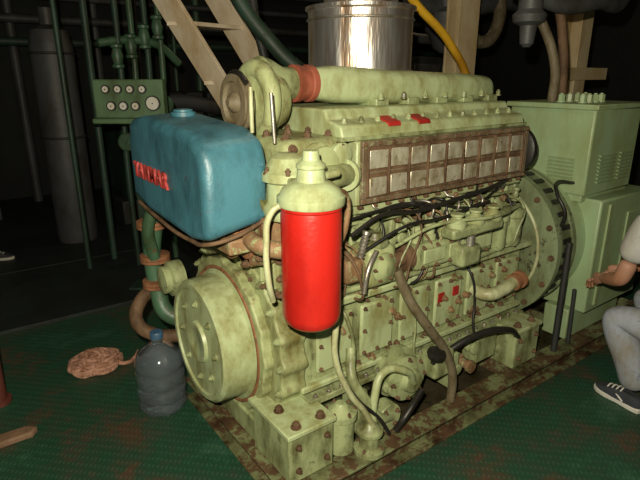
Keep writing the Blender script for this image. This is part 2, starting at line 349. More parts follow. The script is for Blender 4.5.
# blue header tank
bm=bmesh.new()
prof=[(1.60,1.145),(1.595,1.40),(1.62,1.47),(1.72,1.51),(2.20,1.54),(2.36,1.52),(2.40,1.44),(2.40,1.17),(2.2,1.135),(1.75,1.115)]
A=[bm.verts.new((.685,y,z)) for y,z in prof]; B=[bm.verts.new((.935,y,z+(.012 if z>1.3 else .05))) for y,z in prof]
bm.faces.new(A); bm.faces.new(B)
for i in range(len(prof)): j=(i+1)%len(prof); bm.faces.new((A[i],A[j],B[j],B[i]))
fin('header_tank',bm,blue,E,.035,5,ang=50)
lathe('tank_filler_cap',(.84,2.12,1.535),(0,0,1),[(.05,0),(.05,.02),(.04,.022),(.04,.03),(.015,.034),(0,.034)],blue,E)
bolts('tank_edge_screws',[(.90,1.598,1.22),(.90,1.598,1.40)],(0,-1,0),blue,E,.009,.008)
boxes('tank_bracket',[(.78,1.0,1.63,2.30,1.07,1.13),(.90,.98,1.7,1.8,.98,1.12)],rustL,E,.01)
tube('tank_lower_seam',[(.70,2.37,1.145),(.70,2.2,1.125),(.70,1.78,1.11),(.71,1.64,1.13),(.80,1.60,1.155),(.90,1.60,1.19)],.008,rust,E)
cu=D.curves.new('raised_lettering','FONT'); cu.body='YANMAR'; cu.size=.088; cu.extrude=.006; cu.bevel_depth=.001; cu.align_x='CENTER'; cu.space_character=1.15; cu.offset=.001
cu.materials.append(paint('red_lettering',(.42,.05,.045),(.25,.05,.05),.2,.5)); o=D.objects.new('raised_lettering',cu); COL.objects.link(o)
o.location=(.683,2.13,1.28); o.rotation_euler=(math.radians(90),0,math.radians(-90)); o.parent=E
# --- red oil filter
FX,FY=.98,1.40
lathe('oil_filter_canister',(FX,FY,.83),(0,0,1),[(0,0),(.04,.003),(.075,.012),(.098,.032),(.105,.06),(.105,.42),(.102,.44),(.107,.445),(.107,.46),(.09,.465)],red,E,48)
lathe('oil_filter_head',(FX,FY,1.285),(0,0,1),[(.112,0),(.116,.008),(.116,.03),(.108,.035),(.098,.055),(.07,.075),(.05,.08),(.045,.12),(.05,.125),(.05,.135),(.03,.15),(.026,.18),(0,.183)],green,E,40)
lathe('filter_drain_plug',(FX,FY,.83),(0,0,-1),[(.02,-.01),(.02,.012),(.01,.016),(.01,.02)],steel,E,12)
prism('filter_bracket',[(1.36,1.30),(1.36,1.34),(1.60,1.38),(1.60,1.24)],'x',.95,1.03,green2,E,.01)
cyl('filter_handle',(FX,FY,1.37),(FX+.13,FY+.02,1.375),.014,green,E)
tube('filter_tube_left',[(.90,1.42,1.30),(.85,1.44,1.27),(.83,1.45,1.15),(.84,1.46,1.02),(.88,1.50,.92)],.011,cream,E)
tube('filter_tube_right',[(1.09,1.42,1.31),(1.17,1.45,1.28),(1.18,1.46,1.16),(1.17,1.50,1.06)],.012,rustL,E)
boxes('filter_tube_fittings',[(.885,.915,1.40,1.44,1.285,1.32),(1.075,1.105,1.40,1.44,1.29,1.325)],rust,E,.004)
# --- side machinery
box('injection_pump_body',1.62,2.16,1.50,1.62,.86,.98,green2,E,.02,3)
boxes('injection_pump_windows',[(1.66+i*.17,1.80+i*.17,1.492,1.502,.89,.955) for i in range(3)],green,E,.006)
bolts('injection_pump_bolts',[(1.66+i*.09,1.50,z) for i in range(6) for z in (.875,.968)],(0,-1,0),rust,E,.007,.008)
bm=bmesh.new()
for i in range(6):
    x=1.67+i*.088
    add_lathe(bm,(x,1.56,.97),(0,0,1),[(.03,0),(.03,.03),(.022,.035),(.022,.07),(.028,.07),(.028,.085),(.012,.09),(.012,.11)],16)
fin('injection_pump_elements',bm,green,E)
for i in range(6):
    x=1.67+i*.088
    tube('injector_line_%d'%(i+1),[(x,1.56,1.07),(x+.01,1.555,1.12),(x+.03,1.60,1.14),(1.25+.23*i,1.63,1.15),(1.24+.235*i,1.66,1.2)],.006,steel if i%2 else black,E)
lathe('injection_pump_drive',(1.62,1.56,.92),(-1,0,0),[(.06,0),(.06,.03),(.035,.035),(.035,.10),(.05,.10),(.05,.13)],rust,E)
box('governor',1.34,1.50,1.50,1.64,.84,1.02,gearG,E,.03,3)
lathe('governor_cap',(1.42,1.56,1.01),(0,0,1),[(.055,0),(.06,.01),(.06,.025),(.04,.035),(.03,.06),(0,.062)],green2,E)
lathe('governor_side_cover',(1.42,1.505,.93),(0,-1,0),[(.065,0),(.065,.015),(.05,.02),(.03,.035),(0,.037)],green2,E)
bolts('governor_bolts',[(1.42+.056*math.cos(t),1.49,.93+.056*math.sin(t)) for t in [i*math.pi/3 for i in range(6)]],(0,-1,0),rust,E,.007,.008)
box('governor_link_box',1.24,1.33,1.52,1.62,.88,.98,rustL,E,.015)
lathe('governor_spring',(1.29,1.50,1.0),(.3,0,1),[(.018,0)]+[(.018 if k%2 else .012,.01+k*.008) for k in range(12)]+[(.018,.11)],steel,E,14)
tube('governor_lever',[(1.36,1.48,1.02),(1.30,1.46,.96),(1.28,1.46,.86)],.010,steel,E)
box('fuel_feed_pump',1.86,2.0,1.44,1.52,.84,.94,green2,E,.02,3)
lathe('feed_pump_knob',(1.93,1.46,.94),(0,0,1),[(.02,0),(.02,.05),(.03,.055),(.03,.075),(.01,.08)],steel,E)
box('fuel_filter_mount',1.76,2.12,1.42,1.50,1.00,1.05,green2,E,.012)
for k,x in enumerate((1.82,1.95,2.08)):
    lathe('priming_valve_%d'%(k+1),(x,1.46,1.04),(0,0,1),[(.04,0),(.045,.01),(.045,.03),(.03,.04),(.02,.055),(.03,.06),(.03,.07),(0,.07)],green,E,20)
lathe('fuel_filter_bowl',(2.27,1.56,.84),(0,0,1),[(.0,-.02),(.04,-.01),(.05,.01),(.05,.14),(.058,.15),(.058,.19),(.03,.2)],green2,E)
lathe('fuel_filter_bowl_b',(2.40,1.56,.84),(0,0,1),[(.0,-.02),(.04,-.01),(.05,.01),(.05,.14),(.058,.15),(.058,.19),(.03,.2)],green2,E)
tube('control_rod',[(1.5,1.52,1.0),(1.7,1.48,1.07),(2.0,1.40,1.08),(2.35,1.5,1.06)],.008,green2,E)
tube('black_cable_a',[(1.24,1.5,1.10),(1.40,1.50,1.16),(1.65,1.54,1.13),(1.9,1.54,1.15),(2.2,1.56,1.17),(2.52,1.64,1.2)],.009,black,E)
tube('black_cable_b',[(1.3,1.5,1.02),(1.5,1.47,1.10),(1.75,1.5,1.09),(2.1,1.5,1.12)],.007,black,E)
tube('black_cable_c',[(1.22,1.56,1.14),(1.5,1.55,1.165),(1.8,1.56,1.13),(2.05,1.56,1.09),(2.3,1.6,1.14)],.006,black,E)
tube('gallery_pipe',[(1.14,1.58,.83),(1.3,1.56,.84),(1.9,1.55,.83),(2.3,1.55,.84),(2.5,1.6,.9)],.014,green2,E)
tube('leak_off_pipe',[(1.2,1.63,1.11),(1.5,1.62,1.10),(2.0,1.62,1.11),(2.5,1.62,1.10)],.009,green2,E)
rf=random.Random(21)
un=bmesh.new()
for i in range(26):
    x=1.2+i*.05+rf.uniform(-.02,.02); dx=rf.uniform(-.12,.14); z0=rf.uniform(.78,.86); z1=rf.uniform(1.02,1.14); y=1.60-rf.uniform(0,.09)
    m=rf.choice([green2,green2,steel,black,black,rustL,rust,green])
    pts=[(x,1.64,z0),(x,y,z0+.01),(x+dx*.3,y-.02,(z0*2+z1)/3),(x+dx,y,z1-.03),(x+dx,1.66,z1)]
    tube('small_pipe_%d'%(i+1),pts,rf.uniform(.004,.008),m,E)
    add_lathe(un,(x,1.62,z0),(0,-1,0),[(.016,0),(.016,.02)],6); add_lathe(un,(x+dx,1.655,z1),(0,-1,0),[(.018,0),(.018,.025),(.012,.03)],6)
for i in range(14):
    x=1.2+rf.uniform(0,1.3); z=rf.uniform(.42,.78); add_lathe(un,(x,1.61,z),(0,-1,0),[(.02,0),(.02,.012),(.012,.016),(.012,.03)],6)
fin('pipe_unions',un,rustL,E)
# valve bodies, tees and brackets crowding the fuel-system bay
f1=bmesh.new(); f2=bmesh.new()
for i in range(34):
    x=rf.uniform(1.18,2.52); z=rf.uniform(.86,1.10); y=rf.uniform(1.56,1.66); bmx=rf.choice([f1,f1,f2]); s=rf.uniform(.7,1.25)
    k=rf.randrange(3)
    if k==0:
        add_lathe(bmx,(x,y+.04,z),(rf.uniform(-.3,.3),-1,rf.uniform(-.3,.3)),[(.022*s,0),(.022*s,.02),(.015*s,.024),(.015*s,.045),(.024*s,.045),(.024*s,.06),(.008*s,.064)],12)
    elif k==1:
        add_lathe(bmx,(x,y,z-.03),(rf.uniform(-.2,.2),0,1),[(.012*s,0),(.02*s,.004),(.02*s,.018),(.013*s,.022),(.017*s,.04),(.013*s,.058),(.02*s,.062),(.02*s,.076),(.01*s,.08)],10)
    else:
        M=Matrix.Rotation(rf.uniform(-.4,.4),3,'Y'); add_box(bmx,x-.022*s,x+.022*s,y,y+.05,z-.016*s,z+.016*s,M); add_lathe(bmx,(x,y,z),(0,-1,0),[(.011*s,-.005),(.011*s,.014)],6)
for i in range(12):
    x=rf.uniform(1.2,2.4); z=rf.uniform(.16,.32); y=rf.uniform(1.50,1.57); s=rf.uniform(.9,1.6)
    add_lathe(f1,(x,y+.05,z),(rf.uniform(-.3,.3),-1,rf.uniform(-.2,.4)),[(.022*s,0),(.022*s,.02),(.015*s,.024),(.015*s,.045),(.024*s,.045),(.024*s,.06),(.008*s,.064)],12)
fin('fuel_bay_fittings',f1,green2,E,.002); fin('fuel_bay_unions',f2,rust,E,.002)
for i in range(3):
    x=1.25+i*.42+rf.uniform(-.03,.03)
    tube('lower_pipe_%d'%(i+1),[(x,1.60,.75),(x+.01,1.57,.70),(x+.05,1.57,.55),(x+.03,1.55,.42),(x+.06,1.53,.30)],rf.uniform(.006,.009),rf.choice([green2,black]),E)
boxes('pipe_clips',[(1.2+i*.21,1.225+i*.21,1.545,1.60,.815,.85) for i in range(6)],rust,E,.003)
tube('drain_elbow',[(2.18,1.62,.60),(2.20,1.52,.60),(2.28,1.50,.61),(2.38,1.50,.63)],.034,cream,E)
lathe('drain_elbow_end',(2.38,1.50,.63),(1,0,.1),[(.045,0),(.045,.02),(.036,.022),(.036,.05),(.048,.05),(.048,.07)],orangeR,E,24)
lathe('lube_pump_body',(1.60,1.60,.33),(0,-1,0),[(.13,0),(.13,.03),(.10,.04),(.095,.09),(.11,.09),(.11,.11),(.06,.12),(.05,.15),(0,.152)],green2,E)
bolts('lube_pump_bolts',[(1.60+.10*math.cos(t),1.49,.33+.10*math.sin(t)) for t in [i*math.pi/4 for i in range(8)]],(0,-1,0),rust,E,.009,.010)
box('lube_pump_valve',1.74,1.88,1.45,1.56,.28,.42,green2,E,.02,3)
lathe('valve_knob',(1.72,1.44,.43),(0,-.3,1),[(.012,-.04),(.012,.0),(.04,.0),(.045,.01),(.045,.03),(.035,.035)],black,E,10)
cyl('lube_suction_flange',(1.45,1.52,.20),(1.45,1.45,.20),.07,green2,E)
bolts('suction_flange_bolts',[(1.45+.05*math.cos(t),1.45,.2+.05*math.sin(t)) for t in (0.6,2.2,3.8,5.4)],(0,-1,0),rust,E,.009,.01)
tube('lube_suction_pipe',[(1.46,1.46,.20),(1.38,1.44,.24),(1.30,1.46,.36),(1.26,1.50,.46),(1.3,1.56,.56)],.022,green2,E)
tube('lube_return_pipe',[(1.6,1.46,.33),(1.52,1.43,.43),(1.40,1.45,.46),(1.34,1.44,.36),(1.33,1.43,.20)],.018,green,E)
tube('filter_drain_pipe',[(1.12,1.46,.90),(1.13,1.45,.80),(1.12,1.44,.64),(1.18,1.42,.46),(1.27,1.41,.32),(1.32,1.40,.20),(1.33,1.40,.14)],.013,cream,E)
tube('thin_oil_pipe',[(1.20,1.54,.90),(1.16,1.50,.75),(1.15,1.48,.60),(1.22,1.44,.42),(1.36,1.42,.25),(1.42,1.42,.15)],.009,black,E)
tube('brown_oil_hose',[(1.50,1.50,.90),(1.54,1.47,.78),(1.66,1.44,.60),(1.80,1.44,.42),(1.86,1.44,.27),(1.86,1.44,.135)],.022,hoseBr,E)
tube('black_rubber_hose',[(1.80,1.50,.36),(1.98,1.44,.45),(2.25,1.42,.42),(2.45,1.46,.28),(2.56,1.46,.16)],.017,black,E)
tube('bottom_hose',[(1.46,1.42,.15),(1.50,1.40,.22),(1.62,1.42,.30)],.016,black,E)
boxes('sump_brackets',[(1.30,1.36,1.50,1.62,.14,.34),(1.92,1.98,1.50,1.62,.14,.34),(2.15,2.32,1.52,1.62,.2,.34)],green2,E,.008)
lathe('sump_drain_valve',(2.08,1.60,.22),(0,-1,0),[(.04,0),(.04,.03),(.025,.035),(.025,.09),(.035,.09),(.035,.11)],rustL,E,20)
lathe('strainer_pot',(1.20,1.50,.13),(0,0,1),[(.06,0),(.06,.16),(.072,.165),(.072,.19),(.05,.20),(.02,.23),(0,.23)],green2,E,28)
bolts('strainer_bolts',[(1.20+.06*math.cos(t),1.50+.06*math.sin(t),.32) for t in (0.3,1.4,2.5,3.6,4.7,5.8)],(0,0,1),rust,E,.008,.012)
lathe('drain_pump',(1.30,1.42,.12),(0,0,1),[(.07,0),(.07,.02),(.045,.03),(.045,.09),(.06,.095),(.06,.11),(.03,.13),(.02,.15)],green2,E,24)
bolts('pump_foot_bolts',[(1.30+.055*math.cos(t),1.42+.055*math.sin(t),.14) for t in (0.5,2,3.6,5.2)],(0,0,1),rust,E,.008,.01)
for k,(x0,x1) in enumerate(((.90,1.12),(2.38,2.61))):
    zt=.345
    box('mounting_foot_%d'%(k+1),x0,x1,1.44,1.74,.12,zt,green2,E,.012)
    box('mounting_plate_%d'%(k+1),x0-.012,x1+.005,1.43,1.76,zt-.005,zt+.018,green,E,.005)
    bolts('mounting_bolts_%d'%(k+1),[(x0+.05,1.47,zt+.018),(x1-.05,1.47,zt+.018),(x0+.05,1.6,zt+.018)],(0,0,1),rust,E,.017,.02)
    bolts('mounting_side_bolts_%d'%(k+1),[(x0+.04,1.44,.18),(x1-.04,1.44,.18),(x0+.04,1.44,.29),(x1-.04,1.44,.29)],(0,-1,0),rust,E,.011,.012)
box('front_cross_bracket',.915,.98,1.7,2.4,.12,.24,green2,E,.01)
tube('cooling_water_pipe',[(.95,2.40,1.08),(.84,2.50,1.05),(.80,2.55,.92),(.80,2.55,.62),(.82,2.5,.5),(.95,2.42,.46)],.045,pipeG,E)
tube('cooling_branch',[(.80,2.42,1.14),(.75,2.45,1.0),(.78,2.5,.82)],.03,pipeG,E)
for i,z in enumerate((.98,.80,.66)):
    lathe('pipe_flange_%d'%(i+1),(.80,2.55,z),(0,0,1),[(.055,-.02),(.075,-.015),(.075,.0),(.06,.002),(.075,.004),(.075,.02),(.055,.025)],orangeR,E,24)
lathe('sea_water_pump',(.88,2.42,.72),(-1,0,0),[(.09,0),(.09,.06),(.07,.07),(.07,.10),(.03,.11)],green2,E)
tube('sea_water_hose',[(.80,2.60,.62),(.72,2.62,.55),(.68,2.58,.46),(.74,2.5,.40),(.85,2.45,.38)],.035,rust,E)
bm=bmesh.new()
for i in range(44):
    x=rf.uniform(1.15,2.55); z=rf.choice([rf.uniform(.38,.46),rf.uniform(.72,.8)])
    add_bolt(bm,(x,1.615,z),(0,-1,0),rf.uniform(.008,.013),.014)
fin('side_fasteners',bm,rust,E)

# ------------------------------------------------------------ GENERATOR
G=empty('electric_generator')
lathe('flywheel_housing',(2.66,1.90,.72),(1,0,0),[(.40,0),(.47,.01),(.47,.05),(.45,.06),(.44,.20),(.42,.22)],genDull,G,64)
tube('housing_ring',[(2.655,1.90+.36*math.cos(t),.72+.36*math.sin(t)) for t in [i*.3 for i in range(22)]],.010,cream,G)
bm=bmesh.new()
for k in range(36):
    t=2*math.pi*k/36; c=Vector((2.80,1.90+.448*math.cos(t),.72+.448*math.sin(t)))
    add_box(bm,c.x-.04,c.x+.04,c.y-.006,c.y+.006,c.z-.014,c.z+.014,Matrix.Rotation(t,3,'X'))
fin('housing_vent_slots',bm,black,G)
lathe('flywheel_guard_ring',(2.86,1.90,.72),(1,0,0),[(.42,0),(.455,.0),(.455,.03),(.40,.03)],genDull,G,64)
lathe('generator_barrel',(2.88,1.90,.72),(1,0,0),[(.36,0),(.43,.02),(.44,.05),(.44,.80),(.41,.84),(.2,.86),(.1,.9)],genGreen,G,64)
bm=bmesh.new()
for i in range(16):
    t=i*math.pi/8; add_bolt(bm,(2.66,1.90+.44*math.cos(t),.72+.44*math.sin(t)),(-1,0,0),.013,.014)
fin('housing_bolts',bm,rust,G)
boxes('generator_feet',[(2.95,3.6,1.46,1.62,.12,.32),(2.95,3.6,2.18,2.34,.12,.32)],genGreen,G,.01)
box('generator_side_cabinet',3.02,3.66,1.40,1.75,.30,1.01,genGreen,G,.012)
boxes('cabinet_cover_strip',[(3.10,3.14,1.385,1.40,.34,.98),(3.35,3.6,1.388,1.40,.4,.9)],genGreen,G,.004)
box('control_box',2.95,3.50,1.48,2.02,1.03,1.52,genGreen,G,.012)
box('control_box_lid',2.93,3.52,1.46,2.04,1.515,1.545,genGreen,G,.006)
box('control_box_plinth',2.97,3.50,1.5,2.0,.99,1.035,genGreen,G,.004)
bm=bmesh.new(); rx=Matrix.Rotation(math.radians(25),3,'X'); ry=Matrix.Rotation(math.radians(-25),3,'Y')
for i in range(8):
    add_box(bm,3.06,3.24,1.466,1.484,1.10+i*.022,1.106+i*.022,rx)
    add_box(bm,3.30,3.44,1.466,1.484,1.10+i*.022,1.106+i*.022,rx)
for i in range(7): add_box(bm,2.936,2.954,1.56,1.72,1.10+i*.022,1.106+i*.022,ry)
fin('louvres',bm,genGreen,G)
bolts('lid_lamps',[(3.05+.07*i,1.62,1.55) for i in range(4)]+[(3.05+.09*i,1.75,1.55) for i in range(4)],(0,0,1),genGreen,G,.02,.04)
tube('cable_gland_a',[(3.12,1.85,1.54),(3.12,1.86,1.75),(3.05,2.0,2.1),(3.0,2.3,2.6),(3.0,2.4,3.6)],.028,hoseBr,G)
tube('cable_gland_b',[(3.22,1.85,1.54),(3.22,1.87,1.8),(3.25,2.0,2.2),(3.3,2.3,2.7),(3.3,2.4,3.6)],.028,rust,G)
cyl('lever_bar',(2.76,1.42,.125),(2.78,1.43,.80),.018,dark,G)
cyl('lever_bar_b',(2.92,1.42,.125),(2.92,1.43,.48),.012,dark,G)
tube('generator_cable',[(2.72,1.46,.90),(2.70,1.44,.98),(2.70,1.50,1.08),(2.77,1.55,1.12),(2.96,1.55,1.10)],.010,black,G)

# ------------------------------------------------------------ yellow pipe and posts on the right
Y=empty('yellow_pipe'); tube('pipe_run',[(2.38,2.62,3.6),(2.38,2.62,2.7),(2.50,2.58,2.26),(2.92,2.52,1.90),(3.09,2.50,1.68),(3.12,2.50,1.40),(3.12,2.50,0)],.028,yellow,Y)
P=empty('steel_post')
boxes('post_column',[(3.60,3.85,3.15,3.17,0,3.6),(3.60,3.85,3.03,3.05,0,3.6),(3.71,3.73,3.05,3.15,0,3.6)],creamP,P,.003)
P=empty('steel_post')
boxes('post_column',[(4.45,4.62,2.6,2.62,0,3.6),(4.45,4.62,2.46,2.48,0,3.6),(4.53,4.55,2.48,2.6,0,3.6)],creamP,P,.003)
boxes('post_brace',[(4.2,4.9,2.42,2.46,1.66,1.76)],creamP,P,.003)

# ------------------------------------------------------------ ladder
Ld=empty('ship_ladder')
def plank(bm,p,q,w,t,up):
    p=Vector(p);q=Vector(q);d=(q-p).normalized(); n=d.cross(Vector(up)).normalized(); m=n.cross(d).normalized()
    vs=[bm.verts.new(c+n*s*t/2+m*r*w/2) for c in (p,q) for s in (-1,1) for r in (-1,1)]
    for f in ((0,1,3,2),(4,6,7,5),(0,4,5,1),(2,3,7,6),(0,2,6,4),(1,5,7,3)): bm.faces.new([vs[i] for i in f])
top=Vector((.82,4.35,3.58)); bot=Vector((2.52,3.10,0)); off=Vector((.50,.14,0))
bm=bmesh.new()
plank(bm,bot,top,.21,.03,off.cross(top-bot)); plank(bm,bot+off,top+off,.21,.03,off.cross(top-bot))
fin('stringers',bm,ladderM,Ld,.003)
bm=bmesh.new(); hd=(top-bot); dirh=Vector((hd.x,hd.y,0)).normalized()
for zt in (.43,.835,1.24,1.645,2.05,2.455,2.86,3.265):
    c=bot+hd*(zt/3.58)
    vs=[c-dirh*.10,c+dirh*.10,c+dirh*.10+off,c-dirh*.10+off]
    a=[bm.verts.new(v+Vector((0,0,-.014))) for v in vs]; b2=[bm.verts.new(v+Vector((0,0,.014))) for v in vs]
    bm.faces.new(a); bm.faces.new(b2)
    for k in range(4): bm.faces.new((a[k],a[(k+1)%4],b2[(k+1)%4],b2[k]))
fin('treads',bm,ladderM,Ld,.002)

# ------------------------------------------------------------ gauge panel
Gp=empty('gauge_panel')
c0=Vector((1.20,4.07,1.53)); fx=Vector((.81,-.587,0)); fn=Vector((-.588,-.809,0))
def gp_box(bm,u0,u1,v0,v1,d0,d1):
    vs=[bm.verts.new(c0+fx*u+Vector((0,0,v))+fn*d) for u in (u0,u1) for v in (v0,v1) for d in (d0,d1)]
    for f in ((0,1,3,2),(4,6,7,5),(0,4,5,1),(2,3,7,6),(0,2,6,4),(1,5,7,3)): bm.faces.new([vs[i] for i in f])
bm=bmesh.new(); gp_box(bm,-.26,.26,-.14,.14,-.10,0); gp_box(bm,-.28,.28,-.18,-.14,-.12,.03); fin('panel_case',bm,paint('panel_green',(.10,.18,.09),(.08,.06,.03),.2,.5),Gp,.01)
bm=bmesh.new(); gp_box(bm,-.03,.03,-1.520,-.15,-.09,-.03); gp_box(bm,-.15,.15,-1.521,-1.50,-.16,.04); fin('panel_stand',bm,pipeG2,Gp,.004)
bz=bmesh.new(); fc=bmesh.new(); nd=bmesh.new()
for (u,v,r) in [(-.16,.07,.026),(-.07,.07,.026),(.02,.07,.026),(.11,.07,.026),(-.13,-.05,.030),(-.04,-.05,.030),(.05,-.05,.028),(.18,-.03,.050)]:
    p=c0+fx*u+Vector((0,0,v))
    add_lathe(bz,p,fn,[(r,0),(r+.006,.004),(r+.006,.02),(r-.002,.02)],24); add_lathe(fc,p+fn*.0205,fn,[(r-.004,0),(r-.004,.001)],24)
    add_lathe(nd,p+fn*.022,fn,[(.005,0),(.005,.003)],8)
fin('gauge_bezels',bz,dark,Gp); fin('gauge_faces',fc,white,Gp); fin('gauge_needles',nd,black,Gp)

# ------------------------------------------------------------ water bottle
W=empty('water_bottle'); bx,by=.735,2.45
bp=[(0,.012),(.08,.004),(.11,0),(.125,.02),(.127,.05),(.120,.065),(.127,.08),(.127,.13),(.120,.145),(.127,.16),(.127,.22),(.120,.235),(.127,.25),(.125,.28),(.105,.33),(.06,.365),(.030,.38),(.028,.42)]
inner=[(r-.003 if r>.01 else 0,z+.003) for r,z in reversed(bp)]
bm=bmesh.new(); add_lathe(bm,(bx,by,0),(0,0,1),bp+inner,40)
fin('bottle_shell',bm,glassM,W)
lathe('bottle_cap',(bx,by,.405),(0,0,1),[(.033,0),(.033,.03),(.03,.035),(0,.035)],paint('blue_cap',(.05,.13,.25),(.02,.08,.2),.1,.4),W,24)

# ------------------------------------------------------------ rope
pts=[]; rr=random.Random(5)
for i in range(110):
    t=i*1.9+rr.uniform(-.9,.9); r=rr.uniform(.03,.13)
    pts.append((.54+r*math.cos(t)*1.25,3.08+r*math.sin(t)*1.0,.014+rr.uniform(0,.10)*(1-r/.17)))
pts+=[(.64,3.0,.03),(.70,2.98,.014),(.76,3.02,.014),(.80,3.08,.014)]
tube('coiled_rope',pts,.0125,ropeM)
prism('wooden_plank',[(-.10,2.52),(-.02,2.56),(.12,2.56),(.15,2.60),(.10,2.64),(-.04,2.64),(-.12,2.60)],'z',0,.035,wood,None,.01,3)
Rp=empty('red_stanchion'); lathe('stanchion_tube',(0.01,3.0,0),(0,0,1),[(.07,0),(.07,.02),(.05,.025),(.05,.75),(.06,.76),(.06,.80),(.02,.82)],paint('dull_red',(.11,.03,.02),(.06,.02,.015),.4,.5),Rp,24)

# ------------------------------------------------------------ background machinery (all dark)
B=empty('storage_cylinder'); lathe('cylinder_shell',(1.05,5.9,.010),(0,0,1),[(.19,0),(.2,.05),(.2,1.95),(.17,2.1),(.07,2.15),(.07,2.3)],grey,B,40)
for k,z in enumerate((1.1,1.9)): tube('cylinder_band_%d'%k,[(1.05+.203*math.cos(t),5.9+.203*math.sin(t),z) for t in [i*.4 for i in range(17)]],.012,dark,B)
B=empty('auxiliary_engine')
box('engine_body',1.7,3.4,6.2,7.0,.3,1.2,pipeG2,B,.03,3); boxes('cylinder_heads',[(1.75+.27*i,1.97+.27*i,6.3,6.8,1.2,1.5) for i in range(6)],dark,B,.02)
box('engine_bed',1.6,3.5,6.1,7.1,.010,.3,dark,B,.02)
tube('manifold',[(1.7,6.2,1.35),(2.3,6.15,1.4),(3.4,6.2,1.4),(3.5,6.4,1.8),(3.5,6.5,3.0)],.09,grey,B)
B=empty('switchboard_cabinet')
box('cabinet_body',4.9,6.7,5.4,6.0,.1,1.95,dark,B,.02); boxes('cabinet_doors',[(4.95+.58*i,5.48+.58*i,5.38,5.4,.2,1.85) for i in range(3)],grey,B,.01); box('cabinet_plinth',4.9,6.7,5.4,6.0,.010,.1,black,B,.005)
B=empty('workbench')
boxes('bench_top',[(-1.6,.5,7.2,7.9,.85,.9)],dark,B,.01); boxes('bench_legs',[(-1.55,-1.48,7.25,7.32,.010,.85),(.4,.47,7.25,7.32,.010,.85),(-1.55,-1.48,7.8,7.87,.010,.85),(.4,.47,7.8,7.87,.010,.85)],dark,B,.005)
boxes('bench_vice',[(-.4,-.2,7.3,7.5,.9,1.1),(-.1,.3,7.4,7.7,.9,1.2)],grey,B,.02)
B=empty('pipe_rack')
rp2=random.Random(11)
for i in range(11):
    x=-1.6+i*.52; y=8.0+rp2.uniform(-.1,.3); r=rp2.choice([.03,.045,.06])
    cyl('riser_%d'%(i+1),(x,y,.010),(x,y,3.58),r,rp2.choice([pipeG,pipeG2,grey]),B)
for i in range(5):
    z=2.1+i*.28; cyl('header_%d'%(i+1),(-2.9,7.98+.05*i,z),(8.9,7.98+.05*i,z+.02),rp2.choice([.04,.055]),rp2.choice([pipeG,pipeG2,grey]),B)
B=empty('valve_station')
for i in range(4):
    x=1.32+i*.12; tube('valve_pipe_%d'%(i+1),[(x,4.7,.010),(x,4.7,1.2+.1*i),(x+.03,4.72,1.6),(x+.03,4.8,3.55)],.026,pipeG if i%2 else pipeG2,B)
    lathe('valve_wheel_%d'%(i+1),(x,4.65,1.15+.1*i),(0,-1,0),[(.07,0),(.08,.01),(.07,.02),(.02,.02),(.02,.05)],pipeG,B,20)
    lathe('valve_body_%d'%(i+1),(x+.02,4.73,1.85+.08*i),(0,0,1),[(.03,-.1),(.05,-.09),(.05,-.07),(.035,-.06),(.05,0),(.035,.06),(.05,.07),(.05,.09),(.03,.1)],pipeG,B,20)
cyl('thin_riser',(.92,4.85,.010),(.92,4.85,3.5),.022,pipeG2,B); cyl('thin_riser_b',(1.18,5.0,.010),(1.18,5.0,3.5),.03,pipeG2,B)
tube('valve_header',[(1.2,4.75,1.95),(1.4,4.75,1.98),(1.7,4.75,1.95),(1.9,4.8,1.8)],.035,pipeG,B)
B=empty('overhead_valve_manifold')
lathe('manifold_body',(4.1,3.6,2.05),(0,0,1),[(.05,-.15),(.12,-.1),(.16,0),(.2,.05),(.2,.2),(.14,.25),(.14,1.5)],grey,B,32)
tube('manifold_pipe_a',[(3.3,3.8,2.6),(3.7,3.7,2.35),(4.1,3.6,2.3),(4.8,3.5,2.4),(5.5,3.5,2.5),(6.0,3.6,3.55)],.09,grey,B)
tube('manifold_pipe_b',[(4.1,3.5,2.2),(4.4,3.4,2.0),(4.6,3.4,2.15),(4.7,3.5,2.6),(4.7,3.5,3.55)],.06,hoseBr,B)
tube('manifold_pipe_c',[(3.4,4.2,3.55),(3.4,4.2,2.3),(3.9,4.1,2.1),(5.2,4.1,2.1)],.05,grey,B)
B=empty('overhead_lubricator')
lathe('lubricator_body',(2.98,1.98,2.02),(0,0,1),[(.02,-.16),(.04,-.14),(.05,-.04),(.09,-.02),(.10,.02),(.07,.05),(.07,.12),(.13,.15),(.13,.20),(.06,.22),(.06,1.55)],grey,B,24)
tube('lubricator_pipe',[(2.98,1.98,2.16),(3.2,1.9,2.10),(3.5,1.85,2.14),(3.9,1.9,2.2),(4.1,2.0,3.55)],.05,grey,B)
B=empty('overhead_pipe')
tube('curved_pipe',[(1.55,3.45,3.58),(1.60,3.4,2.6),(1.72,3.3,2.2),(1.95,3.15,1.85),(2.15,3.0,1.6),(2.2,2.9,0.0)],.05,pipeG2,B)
tube('conduit',[(1.9,3.4,3.58),(1.9,3.4,2.2),(2.0,3.3,1.5),(2.0,2.95,0)],.03,dark,B)

